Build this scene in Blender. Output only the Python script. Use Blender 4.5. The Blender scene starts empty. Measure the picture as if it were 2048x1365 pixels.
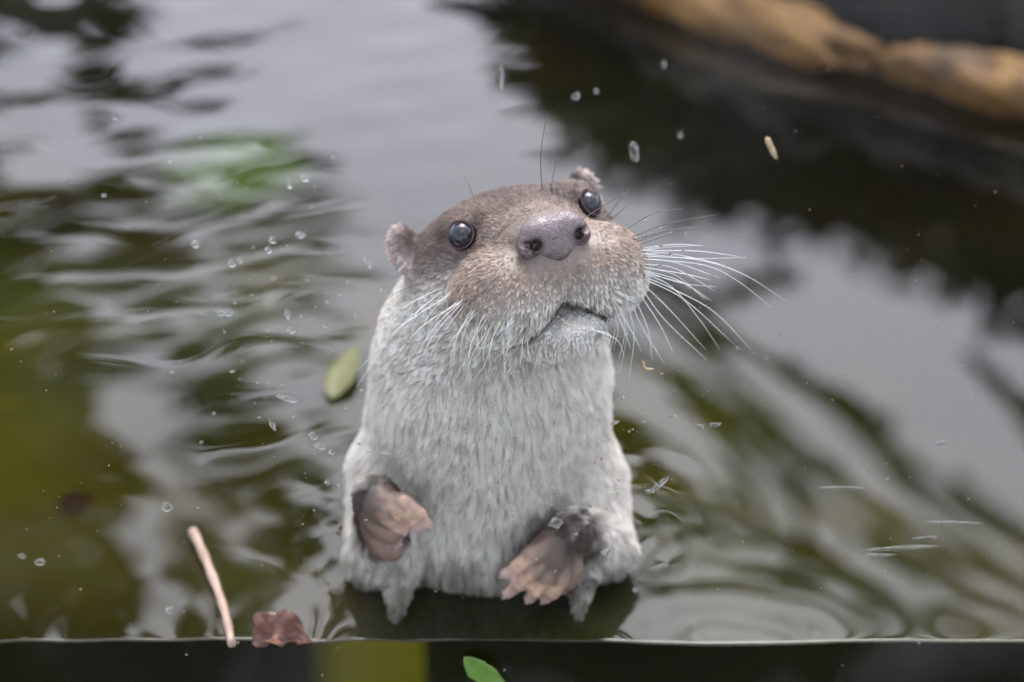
import bpy, math, random
import numpy as np
from mathutils import Vector
from mathutils.bvhtree import BVHTree

R = math.radians
rng = np.random.default_rng(7)
random.seed(7)
scn = bpy.context.scene
COL = scn.collection

# ------------------------------------------------------------------ camera
CAM = np.array([0.0, -1.073, 0.817]); PITCH = R(30); FPX = 85 / 36 * 2048
cd = bpy.data.cameras.new('camera'); cam = bpy.data.objects.new('camera', cd); COL.objects.link(cam)
cam.location = CAM; cam.rotation_euler = (R(90) - PITCH, 0, 0)
cd.lens = 85; cd.sensor_width = 36; cd.clip_start = 0.01; cd.clip_end = 500
cd.dof.use_dof = True; cd.dof.focus_distance = 1.264; cd.dof.aperture_fstop = 3.5; cd.dof.aperture_blades = 0
scn.camera = cam

# ------------------------------------------------------------------ sky, sun, exposure
w = bpy.data.worlds.new('World'); scn.world = w; w.use_nodes = True
nt = w.node_tree; bg = nt.nodes['Background']
sky = nt.nodes.new('ShaderNodeTexSky'); sky.sky_type = 'NISHITA'; sky.sun_disc = False
SUN_EL, SUN_AZ = R(60), R(8)
sky.sun_elevation = SUN_EL; sky.sun_rotation = SUN_AZ
sky.air_density = 1.0; sky.dust_density = 3.2; sky.ozone_density = 1.0
hs = nt.nodes.new('ShaderNodeHueSaturation'); hs.inputs['Saturation'].default_value = 0.36
nt.links.new(sky.outputs[0], hs.inputs['Color']); tint = nt.nodes.new('ShaderNodeMixRGB'); tint.blend_type = 'MULTIPLY'; tint.inputs[0].default_value = 1; tint.inputs[2].default_value = (1.0, .96, 1.04, 1)
nt.links.new(hs.outputs[0], tint.inputs[1]); nt.links.new(tint.outputs[0], bg.inputs['Color'])
bg.inputs['Strength'].default_value = 0.15
sd = bpy.data.lights.new('sun', 'SUN'); sun = bpy.data.objects.new('sun', sd); COL.objects.link(sun)
sd.energy = 0.5; sd.angle = R(25); sd.color = (1, .97, .93)
sdir = Vector((math.sin(SUN_AZ) * math.cos(SUN_EL), math.cos(SUN_AZ) * math.cos(SUN_EL), math.sin(SUN_EL)))
sun.rotation_euler = sdir.to_track_quat('Z', 'Y').to_euler()
scn.view_settings.view_transform = 'Standard'; scn.view_settings.look = 'None'
scn.view_settings.gamma = 1; scn.view_settings.use_curve_mapping = False
scn.view_settings.exposure = 2.2
scn.cycles.max_bounces = 8; scn.cycles.transparent_max_bounces = 24
scn.cycles.caustics_reflective = False; scn.cycles.caustics_refractive = False
scn.cycles.sample_clamp_indirect = 6.0
scn.cycles.use_denoising = True

# ------------------------------------------------------------------ helpers
FW = np.array([0, math.cos(PITCH), -math.sin(PITCH)]); UP = np.array([0, math.sin(PITCH), math.cos(PITCH)]); RT = np.array([1., 0, 0])
def ray(x, row):
    d = FW + RT * ((x - 1024) / FPX) + UP * ((682 - row) / FPX)
    return d / np.linalg.norm(d)
def at_y(x, row, y):                       # where the sight line meets the vertical plane at depth y
    d = ray(x, row); return CAM + d * ((y - CAM[1]) / d[1])
def at_z(x, row, z=0.0):                   # where it meets a level plane (the water)
    d = ray(x, row); return CAM + d * ((z - CAM[2]) / d[2])
def mirrored(x, row, dist):                # the point whose reflection in still water shows there
    p = at_z(x, row); d = ray(x, row).copy(); d[2] = -d[2]
    return p + d * dist
def sstep(a, b, x):
    t = np.clip((x - a) / (b - a), 0, 1); return t * t * (3 - 2 * t)

def tag(o, label=None, cat=None, group=None, kind=None):
    if label: o['label'] = label
    if cat: o['category'] = cat
    if group: o['group'] = group
    if kind: o['kind'] = kind
    return o
def mesh_np(name, v, polys, smooth=True):
    """polys: int array (n,3) or (n,4), or list of such arrays"""
    if isinstance(polys, np.ndarray): polys = [polys]
    me = bpy.data.meshes.new(name); v = np.asarray(v, np.float32)
    me.vertices.add(len(v)); me.vertices.foreach_set('co', v.ravel())
    n = sum(len(p) for p in polys); nl = sum(p.size for p in polys)
    me.loops.add(nl); me.polygons.add(n)
    li = np.concatenate([p.ravel() for p in polys]).astype(np.int32)
    tot = np.concatenate([np.full(len(p), p.shape[1]) for p in polys]).astype(np.int32)
    st = np.concatenate([[0], np.cumsum(tot)[:-1]]).astype(np.int32)
    me.loops.foreach_set('vertex_index', li)
    me.polygons.foreach_set('loop_start', st); me.polygons.foreach_set('loop_total', tot)
    me.polygons.foreach_set('use_smooth', np.full(n, smooth))
    me.update(calc_edges=True); me.validate(); return me
def obj(name, me, mat=None, parent=None):
    o = bpy.data.objects.new(name, me); COL.objects.link(o)
    if mat is not None:
        me.materials.clear(); me.materials.append(mat)
    if parent is not None:
        o.parent = parent; o.matrix_parent_inverse = parent.matrix_world.inverted()
    return o
def empty(name, loc):
    o = bpy.data.objects.new(name, None); COL.objects.link(o); o.location = loc
    bpy.context.view_layer.update(); return o
class Nodes:
    def __init__(s, name):
        s.m = bpy.data.materials.new(name); s.m.use_nodes = True; s.t = s.m.node_tree; s.t.nodes.clear()
        s.out = s.n('ShaderNodeOutputMaterial')
    def n(s, typ, ins=None, **kw):
        x = s.t.nodes.new(typ)
        for k, v in kw.items(): setattr(x, k, v)
        for k, v in (ins or {}).items():
            if hasattr(v, 'is_output'): s.t.links.new(v, x.inputs[k])
            else: x.inputs[k].default_value = v
        return x
    def ramp(s, fac, stops):
        r = s.n('ShaderNodeValToRGB', {'Fac': fac}); e = r.color_ramp.elements
        while len(e) < len(stops): e.new(.5)
        for el, (p, c) in zip(e, stops): el.position = p; el.color = (*c, 1)
        return r.outputs['Color']
    def noise(s, scale, detail=4, vec=None, dist=0, rough=.55):
        i = {'Scale': scale, 'Detail': detail, 'Distortion': dist, 'Roughness': rough}
        if vec is not None: i['Vector'] = vec
        return s.n('ShaderNodeTexNoise', i).outputs['Fac']
    def coords(s, what='Object'): return s.n('ShaderNodeTexCoord').outputs[what]
    def bump(s, h, strength=.3, dist=.01):
        return s.n('ShaderNodeBump', {'Height': h, 'Strength': strength, 'Distance': dist}).outputs[0]
    def surf(s, sh): s.t.links.new(sh, s.out.inputs['Surface']); return s.m
def simple(name, stops, scale=8, rough=.6, bump=.3, bdist=.005, spec=.5, detail=6, transl=0):
    b = Nodes(name); co = b.coords(); f = b.noise(scale, detail, co)
    c = b.ramp(f, stops)
    p = b.n('ShaderNodeBsdfPrincipled', {'Base Color': c, 'Roughness': rough, 'Specular IOR Level': spec,
            'Normal': b.bump(b.noise(scale * 4, 5, co), bump, bdist)}).outputs[0]
    if transl:
        t = b.n('ShaderNodeBsdfTranslucent', {'Color': c}).outputs[0]
        p = b.n('ShaderNodeMixShader', {'Fac': transl, 1: p, 2: t}).outputs[0]
    return b.surf(p)
def vnoise(x, y, seed):                    # smooth value noise, numpy
    r = np.random.default_rng(seed).random((64, 64))
    xi = np.floor(x).astype(int); yi = np.floor(y).astype(int); fx = x - xi; fy = y - yi
    fx = fx * fx * (3 - 2 * fx); fy = fy * fy * (3 - 2 * fy)
    g = lambda i, j: r[i % 64, j % 64]
    return (g(xi, yi) * (1 - fx) + g(xi + 1, yi) * fx) * (1 - fy) + (g(xi, yi + 1) * (1 - fx) + g(xi + 1, yi + 1) * fx) * fy

def tube(pts, rad, seg=6, cap=True):
    """tapered tube mesh data through pts"""
    pts = np.asarray(pts, float); rad = np.broadcast_to(np.asarray(rad, float), (len(pts),))
    t = np.gradient(pts, axis=0); t /= np.linalg.norm(t, axis=1)[:, None] + 1e-12
    a = np.cross(t[0], [0, 0, 1.0]);
    if np.linalg.norm(a) < .1: a = np.cross(t[0], [1., 0, 0])
    V = []
    for i in range(len(pts)):
        a = a - t[i] * (a @ t[i]); a /= np.linalg.norm(a); b = np.cross(t[i], a)
        for k in range(seg):
            th = 2 * math.pi * k / seg
            V.append(pts[i] + rad[i] * (a * math.cos(th) + b * math.sin(th)))
    Q = [[i * seg + k, i * seg + (k + 1) % seg, (i + 1) * seg + (k + 1) % seg, (i + 1) * seg + k] for i in range(len(pts) - 1) for k in range(seg)]
    V = V + [pts[0], pts[-1]]; n0 = len(V) - 2; l = (len(pts) - 1) * seg
    T = [[n0, (k + 1) % seg, k] for k in range(seg)] + [[n0 + 1, l + k, l + (k + 1) % seg] for k in range(seg)]
    return np.array(V), np.array(Q), np.array(T)
def bez(p, n=12):                          # smooth curve through control points (Catmull-Rom)
    p = np.asarray(p, float)
    if len(p) == 2: return p[0] + (p[1] - p[0]) * np.linspace(0, 1, n)[:, None]
    q = np.vstack([2 * p[0] - p[1], p, 2 * p[-1] - p[-2]]); out = []
    u = np.linspace(0, len(p) - 1, n)
    for t in u:
        i = min(int(t), len(p) - 2); f = t - i; a, b, c, d = q[i:i + 4]
        out.append(.5 * (2 * b + (c - a) * f + (2 * a - 5 * b + 4 * c - d) * f * f + (3 * b - a - 3 * c + d) * f ** 3))
    return np.array(out)

# ------------------------------------------------------------------ the pond and its surroundings
def build_setting():
    # unseen visitor side ground out to the horizon, made pale to bounce fill light
    m = simple('pale_bounce_ground', [(.35, (.38, .37, .35)), (.65, (.52, .50, .47))], 30, .9, .5)
    g = 150
    o = obj('ground', mesh_np('ground', [[-g, -g, -.8], [g, -g, -.8], [g, g, -.8], [-g, g, -.8]], np.array([[0, 1, 2, 3]])), m)
    tag(o, kind='structure')
    m = simple('dark_antiglare', [(.35, (.014, .014, .013)), (.65, (.028, .027, .025))], 8, .9, .3)  # unseen dark strip, added so the pane mirrors no bright ground
    o = obj('added_dark_strip', mesh_np('added_dark_strip', [[-60, -3.5, -.796], [60, -3.5, -.796], [60, -.85, -.796], [-60, -.85, -.796]], np.array([[0, 1, 2, 3]])), m)
    tag(o, kind='structure')
    m = simple('pale_bounce_apron', [(.35, (.56, .55, .53)), (.65, (.68, .665, .64))], 4, .85, .3)  # unseen pale apron, added to bounce fill light onto the otter's chest
    o = obj('bounce_apron', mesh_np('bounce_apron', [[-40, -.85, -.796], [40, -.85, -.796], [40, -.0065, -.796], [-40, -.0065, -.796]], np.array([[0, 1, 2, 3]])), m)
    tag(o, kind='structure')
    # pond bed and banks as one terrain sheet
    xs = np.concatenate([np.linspace(-14, -2.2, 24), np.linspace(-2, 2, 81), np.linspace(2.2, 14, 24)])
    ys = np.concatenate([np.linspace(.009, 3, 90), np.linspace(3.2, 16, 30)])
    X, Y = np.meshgrid(xs, ys, indexing='ij')
    # bank line: near on the right, far on the left
    d = Y - np.interp(X, [-14, -4, -1, -.2, .1, .5, 2, 14], [6, 5, 4.2, 2.6, 1.7, 1.3, 1.1, 1.2])
    Z = -.42 + .62 * sstep(-.30, .30, d) + .35 * sstep(.3, 3, d) + .10 * (vnoise(X * 3 + 20, Y * 3 + 5, 3) - .5) + .04 * (vnoise(X * 11 + 20, Y * 11, 4) - .5)
    nx, ny = X.shape; idx = np.arange(nx * ny).reshape(nx, ny)
    q = np.stack([idx[:-1, :-1], idx[1:, :-1], idx[1:, 1:], idx[:-1, 1:]], -1).reshape(-1, 4)
    m = simple('pond_bed_soil', [(.3, (.020, .017, .008)), (.5, (.045, .042, .014)), (.7, (.07, .06, .03))], 2.5, .9, .6, .02)
    o = obj('terrain', mesh_np('terrain', np.stack([X, Y, Z], -1).reshape(-1, 3), q), m); tag(o, kind='structure')
    # water
    def axis(lo, hi, fine_lo, fine_hi, st):
        a = [fine_lo]; s = st
        L = []; v = fine_lo
        while v > lo: s *= 1.12; v -= s; L.append(v)
        s = st; H = []; v = fine_hi
        while v < hi: s *= 1.12; v += s; H.append(v)
        return np.concatenate([L[::-1], np.arange(fine_lo, fine_hi + st / 2, st), H])
    xs = axis(-14, 14, -.55, .55, .0035); ys = axis(.0075, 14, .0075, 1.25, .0035)
    X, Y = np.meshgrid(xs, ys, indexing='ij')
    mask = .09 + .91 * sstep(.16, -.12, X + .10 * (vnoise(X * 5 + 9, Y * 5, 8) - .5)); mask *= 1 + .6 * sstep(.35, .8, Y) * sstep(.1, -.1, X)
    Z = np.zeros_like(X); r2 = np.random.default_rng(11)
    for i in range(26):
        lam = .055 * (7 ** r2.random()); k = 2 * math.pi / lam
        th = r2.normal(math.pi / 2, .75); sl = .0040 * r2.uniform(.5, 1.3)
        ph = r2.random() * 6.28
        wx = X + .02 * (vnoise(X * 7 + i, Y * 7, 20 + i) - .5); wy = Y + .02 * (vnoise(X * 7, Y * 7 + i, 60 + i) - .5)
        Z += sl / k * np.sin(k * (wx * math.cos(th) + wy * math.sin(th)) + ph) * mask
    rr = np.hypot((X + .012) / 1.05, Y - .125)
    Z += .00011 * np.sin(2 * math.pi * (rr + .012 * vnoise(X * 22 + 7, Y * 22, 90)) / .024) * np.exp(-np.maximum(rr - .07, 0) / .040) * (.3 + vnoise(X * 9 + 3, Y * 9, 91))
    stir = np.exp(-(np.maximum(rr - .045, 0) / .05) ** 2)                # choppy water round the body
    for i in range(9):
        lam = r2.uniform(.018, .05); k = 2 * math.pi / lam; th = r2.uniform(0, 6.28)
        wx = X + .015 * (vnoise(X * 25 + i, Y * 25, 120 + i) - .5); wy = Y + .015 * (vnoise(X * 25, Y * 25 + i, 140 + i) - .5)
        Z += .020 / k * np.sin(k * (wx * math.cos(th) + wy * math.sin(th)) + i) * stir
    Z += .0002 * np.exp(-np.maximum(Y - .0075, 0) / .006) + .0060 * (vnoise(X * 9 + 40, Y * 0 + 3.5, 71) - .5 + .5 * (vnoise(X * 37 + 40, Y * 0 + 3.5, 72) - .5)) * np.exp(-np.maximum(Y - .0075, 0) / .03)   # uneven meniscus on the glass
    nx, ny = X.shape; idx = np.arange(nx * ny).reshape(nx, ny)
    q = np.stack([idx[:-1, :-1], idx[1:, :-1], idx[1:, 1:], idx[:-1, 1:]], -1).reshape(-1, 4)
    V = np.stack([X, Y, Z], -1).reshape(-1, 3)
    base = len(V); fx = np.stack([xs, np.full(nx, .0075), np.full(nx, -.80)], -1)
    q2 = np.stack([base + np.arange(nx - 1), base + np.arange(1, nx), idx[1:, 0], idx[:-1, 0]], -1)
    b = Nodes('murky_pond_water'); co = b.coords('Object')
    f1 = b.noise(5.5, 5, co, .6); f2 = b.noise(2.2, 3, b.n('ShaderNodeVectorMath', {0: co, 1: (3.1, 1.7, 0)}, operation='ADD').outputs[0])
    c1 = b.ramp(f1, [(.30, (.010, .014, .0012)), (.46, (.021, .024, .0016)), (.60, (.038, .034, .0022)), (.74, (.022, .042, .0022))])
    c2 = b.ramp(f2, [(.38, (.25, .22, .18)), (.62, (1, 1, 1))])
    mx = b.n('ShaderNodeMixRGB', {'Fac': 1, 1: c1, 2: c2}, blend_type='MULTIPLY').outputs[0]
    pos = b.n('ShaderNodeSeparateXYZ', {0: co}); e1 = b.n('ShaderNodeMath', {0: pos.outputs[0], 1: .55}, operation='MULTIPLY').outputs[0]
    e2 = b.n('ShaderNodeMath', {0: e1, 1: pos.outputs[1]}, operation='ADD').outputs[0]           # the murk colour darkens towards the rocks
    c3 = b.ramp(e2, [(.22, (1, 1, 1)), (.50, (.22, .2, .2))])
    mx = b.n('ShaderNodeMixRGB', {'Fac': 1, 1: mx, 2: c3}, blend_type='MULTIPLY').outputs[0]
    for (ax, ay), rad, cc in ((at_z(480, 335)[:2], .065, (.022, .042, .002, 1)), (at_z(150, 1005)[:2], .014, (.012, .006, .002, 1))):   # a weed mat and a sunken dark leaf
        wv = b.n('ShaderNodeVectorMath', {0: co, 1: (float(ax), float(ay), 0)}, operation='SUBTRACT').outputs[0]
        wv = b.n('ShaderNodeVectorMath', {0: wv, 1: (1, .8, 0)}, operation='MULTIPLY').outputs[0]
        ln = b.n('ShaderNodeVectorMath', {0: wv}, operation='LENGTH').outputs['Value']
        ln = b.n('ShaderNodeMath', {0: ln, 1: b.n('ShaderNodeMath', {0: b.noise(28, 3, co), 1: rad * .9}, operation='MULTIPLY').outputs[0]}, operation='ADD').outputs[0]
        fc = b.n('ShaderNodeMapRange', {'Value': ln, 1: rad * .9, 2: rad * 1.5, 3: 1.0, 4: 0.0}).outputs[0]
        mx = b.n('ShaderNodeMixRGB', {'Fac': fc, 1: mx, 2: cc}).outputs[0]
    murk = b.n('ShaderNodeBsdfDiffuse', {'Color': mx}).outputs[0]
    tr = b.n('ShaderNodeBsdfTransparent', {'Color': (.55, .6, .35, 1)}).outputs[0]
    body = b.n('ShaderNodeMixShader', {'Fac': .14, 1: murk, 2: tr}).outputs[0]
    gl = b.n('ShaderNodeBsdfGlossy', {'Color': (1, 1, 1, 1), 'Roughness': .0}).outputs[0]
    fr = b.n('ShaderNodeFresnel', {'IOR': 1.34}).outputs[0]
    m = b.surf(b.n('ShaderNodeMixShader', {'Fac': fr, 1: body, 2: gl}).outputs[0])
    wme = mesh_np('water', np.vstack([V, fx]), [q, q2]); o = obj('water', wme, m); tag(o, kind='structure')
    b = Nodes('algae_film'); co = b.coords(); px_ = b.n('ShaderNodeSeparateXYZ', {0: co}).outputs[0]
    base = b.ramp(b.noise(9, 6, co), [(.3, (.002, .0025, .0004)), (.6, (.006, .0065, .001)), (.8, (.014, .016, .008))])
    x0, x1 = float(at_y(640, 1340, .0075)[0]), float(at_y(850, 1340, .0075)[0])                  # a patch of olive algae on the glass
    up_ = b.n('ShaderNodeMapRange', {'Value': px_, 1: x0 - .008, 2: x0 + .014, 3: 0.0, 4: 1.0}).outputs[0]; dn_ = b.n('ShaderNodeMapRange', {'Value': px_, 1: x1 - .004, 2: x1 + .004, 3: 1.0, 4: 0.0}).outputs[0]
    al = b.n('ShaderNodeMixRGB', {'Fac': b.n('ShaderNodeMath', {0: up_, 1: dn_}, operation='MULTIPLY').outputs[0], 1: base, 2: (.085, .075, .003, 1)}).outputs[0]
    wme.materials.append(b.surf(b.n('ShaderNodeBsdfDiffuse', {'Color': al}).outputs[0]))
    mi = np.zeros(len(wme.polygons), np.int32); mi[len(q):] = 1; wme.polygons.foreach_set('material_index', mi)

# ------------------------------------------------------------------ trees (seen in the water's reflection)
def leaves_mesh(name, P, size, seed=0, flat=.5):
    r = np.random.default_rng(seed); n = len(P)
    d = r.normal(size=(n, 3)); d[:, 2] -= .6; d /= np.linalg.norm(d, axis=1)[:, None]
    s = np.cross(d, r.normal(size=(n, 3))); s /= np.linalg.norm(s, axis=1)[:, None]
    nn = np.cross(d, s); L = size * r.uniform(.6, 1.3, (n, 1)); W = L * r.uniform(.28, .45, (n, 1))
    a = P; b_ = P + d * L * .5 + s * W + nn * L * .08; c = P + d * L; e = P + d * L * .5 - s * W + nn * L * .08
    V = np.stack([a, b_, c, e], 1).reshape(-1, 3); q = np.arange(n * 4).reshape(n, 4)
    return mesh_np(name, V, np.concatenate([q[:, [0, 1, 2]], q[:, [0, 2, 3]]]), smooth=False)
def clumps(centres, radius, per, seed):
    r = np.random.default_rng(seed); c = np.asarray(centres, float)
    P = np.repeat(c, per, axis=0); o = r.normal(size=P.shape); o /= np.linalg.norm(o, axis=1)[:, None]
    return P + o * (r.random((len(P), 1)) ** .4) * radius
def tree(name, label, base, limbs, leafpts, leaf_size, leaf_mat, bark, group=None, seed=1, r0=.09):
    t = empty(name, base); tag(t, label, 'tree' if 'tree' in name else 'bush', group)
    V = []; Q = []; T = []; n = 0
    for pts, ra, rb in limbs:
        p = bez(pts, 14); v, q, tt = tube(p, np.linspace(ra, rb, len(p)), 7)
        V.append(v); Q.append(q + n); T.append(tt + n); n += len(v)
    obj('trunk', mesh_np('trunk', np.vstack(V), [np.vstack(Q), np.vstack(T)]), bark, t)
    c = obj('crown', leaves_mesh('crown', leafpts, leaf_size, seed), leaf_mat, t); c['kind'] = 'stuff'
    return t

def build_trees():
    bark = simple('bark', [(.3, (.03, .024, .018)), (.7, (.09, .07, .05))], 14, .9, .8, .02)
    lm = simple('broad_leaf', [(.3, (.030, .050, .012)), (.55, (.055, .085, .018)), (.75, (.085, .115, .03))], 3, .55, .1, transl=.3)
    lm2 = simple('evergreen_leaf', [(.3, (.016, .026, .010)), (.7, (.035, .05, .018))], 3, .5, .1, transl=.15)
    r = np.random.default_rng(5)
    # broadleaf tree across the pond on the left: its crown shows as the dark speckled reflection
    def inside(x, row):
        # density of the crown by where its mirror image falls
        d = sstep(330, 60, x) * 1.0
        d = np.maximum(d, .55 * sstep(760, 520, x) * sstep(480, 560, row))
        d = np.maximum(d, .8 * np.exp(-((x - 430) / 210) ** 2 - ((row - 330) / 60) ** 2))
        return d
    holes = np.array([(262, 880, 75, 62), (295, 1060, 62, 85), (345, 1225, 85, 70), (655, 985, 75, 80), (330, 760, 50, 50), (570, 840, 40, 60), (90, 185, 75, 62), (285, 160, 34, 80), (30, 400, 30, 60), (165, 522, 36, 26), (95, 590, 26, 22), (220, 592, 26, 26), (300, 420, 60, 28), (60, 690, 40, 26), (600, 700, 40, 60), (480, 1110, 50, 40), (690, 1160, 60, 40), (20, 30, 60, 40), (150, 60, 40, 30), (420, 690, 40, 40), (140, 330, 24, 20), (230, 470, 22, 22)], float)
    cs = []
    while len(cs) < 4200:
        x = r.uniform(-1500, 800); row = r.uniform(-250, 2000)
        if (((holes[:, 0] - x) / (holes[:, 2] + 40)) ** 2 + ((holes[:, 1] - row) / (holes[:, 3] + 40)) ** 2 < 1).any(): continue
        if r.random() < inside(np.float64(x), np.float64(row)) * (.9 if vnoise(np.array([x / 130. + 40]), np.array([row / 80. + 40]), 9)[0] > .47 else .04):
            cs.append(mirrored(x, row, r.uniform(5.2, 7.4)))
    P = clumps(cs, .10, 26, 3)
    base = np.array([-3.4, 5.6, .2])
    limbs = [([base, base + [.1, -.1, 1.6], [-2.6, 5.2, 3.4], [-2.0, 5.0, 5.2]], .17, .04),
             ([[-3.2, 5.5, 1.6], [-2.2, 5.3, 2.4], [-1.0, 5.1, 3.0]], .08, .015),
             ([[-2.8, 5.3, 2.8], [-1.6, 5.0, 3.7], [-.5, 4.8, 4.4]], .08, .015),
             ([[-3.0, 5.4, 2.4], [-3.7, 5.0, 3.6], [-4.0, 4.6, 4.6]], .08, .02)]
    tree('broadleaf_tree', 'leafy broadleaf tree mirrored as dark speckled green in the rippled water', base, limbs, P, .075, lm, bark, seed=21)
    # dark evergreen bush behind the rocks on the right bank
    cs = []
    edge = lambda x: np.interp(x, [900, 1020, 1130, 1300, 1600, 2048, 2600, 3600], [-250, 10, 235, 335, 440, 590, 700, 900])
    while len(cs) < 2300:
        x = r.uniform(900, 3000); row = r.uniform(-500, 900)
        if row < edge(x) - 22 + r.normal(0, 8) :
            p = mirrored(x, row, r.uniform(2.6, 3.4))
            if p[2] > .1: cs.append(p)
    P = clumps(cs, .11, 26, 4)
    base = np.array([1.1, 3.3, .2])
    limbs = [([base, base + [.05, 0, .8], base + [.1, -.2, 1.6]], .07, .02), ([base + [0, 0, .3], base + [-.5, 0, .8], base + [-.8, -.1, 1.2]], .05, .01),
             ([base + [0, 0, .3], base + [.6, 0, .9], base + [1.1, -.1, 1.7]], .05, .01)]
    tree('evergreen_bush', 'dense dark evergreen bush behind the ochre rocks of the bank', base, limbs, P, .065, lm2, bark, seed=22)
    # young tree with hanging sprays, mirrored as long green streaks beside the otter
    streaks = [([(1290, 735), (1420, 800), (1560, 880), (1690, 975)], 26, 46), ([(1250, 870), (1340, 970), (1420, 1080), (1460, 1110), (1640, 1112), (1700, 1200), (1730, 1262)], 20, 18),
               ([(1590, 900), (1612, 1100), (1582, 1125), (1572, 1245)], 14, 14), ([(1275, 930), (1320, 1010), (1340, 1090), (1310, 1190), (1260, 1240)], 40, 50),
               ([(1790, 1090), (1890, 1180), (1965, 1265)], 34, 46), ([(1630, 790), (1700, 820), (1770, 860)], 22, 18), ([(1965, 1010), (2020, 1060), (2090, 1140)], 30, 30),
               ([(1985, 760), (2060, 830), (2140, 900)], 40, 40), ([(1380, 620), (1500, 575), (1580, 560)], 34, 20), ([(1330, 650), (1440, 700), (1400, 640)], 20, 20),
               ([(1240, 1268), (1500, 1268), (1800, 1262), (2100, 1262)], 20, 22), ([(1420, 840), (1480, 960), (1530, 1060)], 10, 8), ([(1460, 1190), (1560, 1200), (1640, 1190)], 8, 8)]
    base = np.array([2.2, 2.5, .3]); cs = []; limbs = [([base, [2.1, 2.5, 1.2], [1.7, 2.4, 2.2], [1.0, 2.3, 3.2]], .07, .02)]
    LP = []
    for pts, w0, w1 in streaks:
        D = r.uniform(2.3, 2.7); c = bez([mirrored(x, y, D) for x, y in pts], 40); s = D + 1.4
        ww = np.linspace(w0, w1, 40) * s / FPX
        limbs.append(([[1.65, 2.4, 2.2 + r.uniform(-.4, .4)], *(c[::8])], .014, .003))
        for i in range(40):
            n = 3
            LP.append(c[i] + r.normal(size=(n, 3)) * ww[i] * .22)
    # the rest of its crown, above the frame
    more = [mirrored(r.uniform(1500, 3600), r.uniform(1480, 2300), r.uniform(2.4, 3.4)) for _ in range(300)]
    LP.append(clumps(more, .16, 20, 8))
    tree('weeping_tree', 'slender tree whose hanging sprays mirror as green streaks beside the otter', base, limbs, np.vstack(LP), .024, lm, bark, seed=23)

# ------------------------------------------------------------------ the otter
HC = np.array([.0050, .098, .1965]); HS = 1.118
def head_axes(yaw, pit, roll):
    cy, sy, cp, sp = math.cos(yaw), math.sin(yaw), math.cos(pit), math.sin(pit)
    f = np.array([sy * cp, -cy * cp, sp]); r0 = np.array([cy, sy, 0.]); u0 = np.cross(f, r0)
    if u0[2] < 0: u0 = -u0
    r = r0 * math.cos(roll) + u0 * math.sin(roll); u = u0 * math.cos(roll) - r0 * math.sin(roll)
    return np.stack([r, f, u], 1)          # columns: image-right side, nose direction, crown
HR = head_axes(R(20.4), R(28.7), R(4.8))
H2W = lambda p: np.asarray(p) @ HR.T * HS + HC
W2H = lambda p: (np.asarray(p) - HC) @ HR / HS

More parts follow.
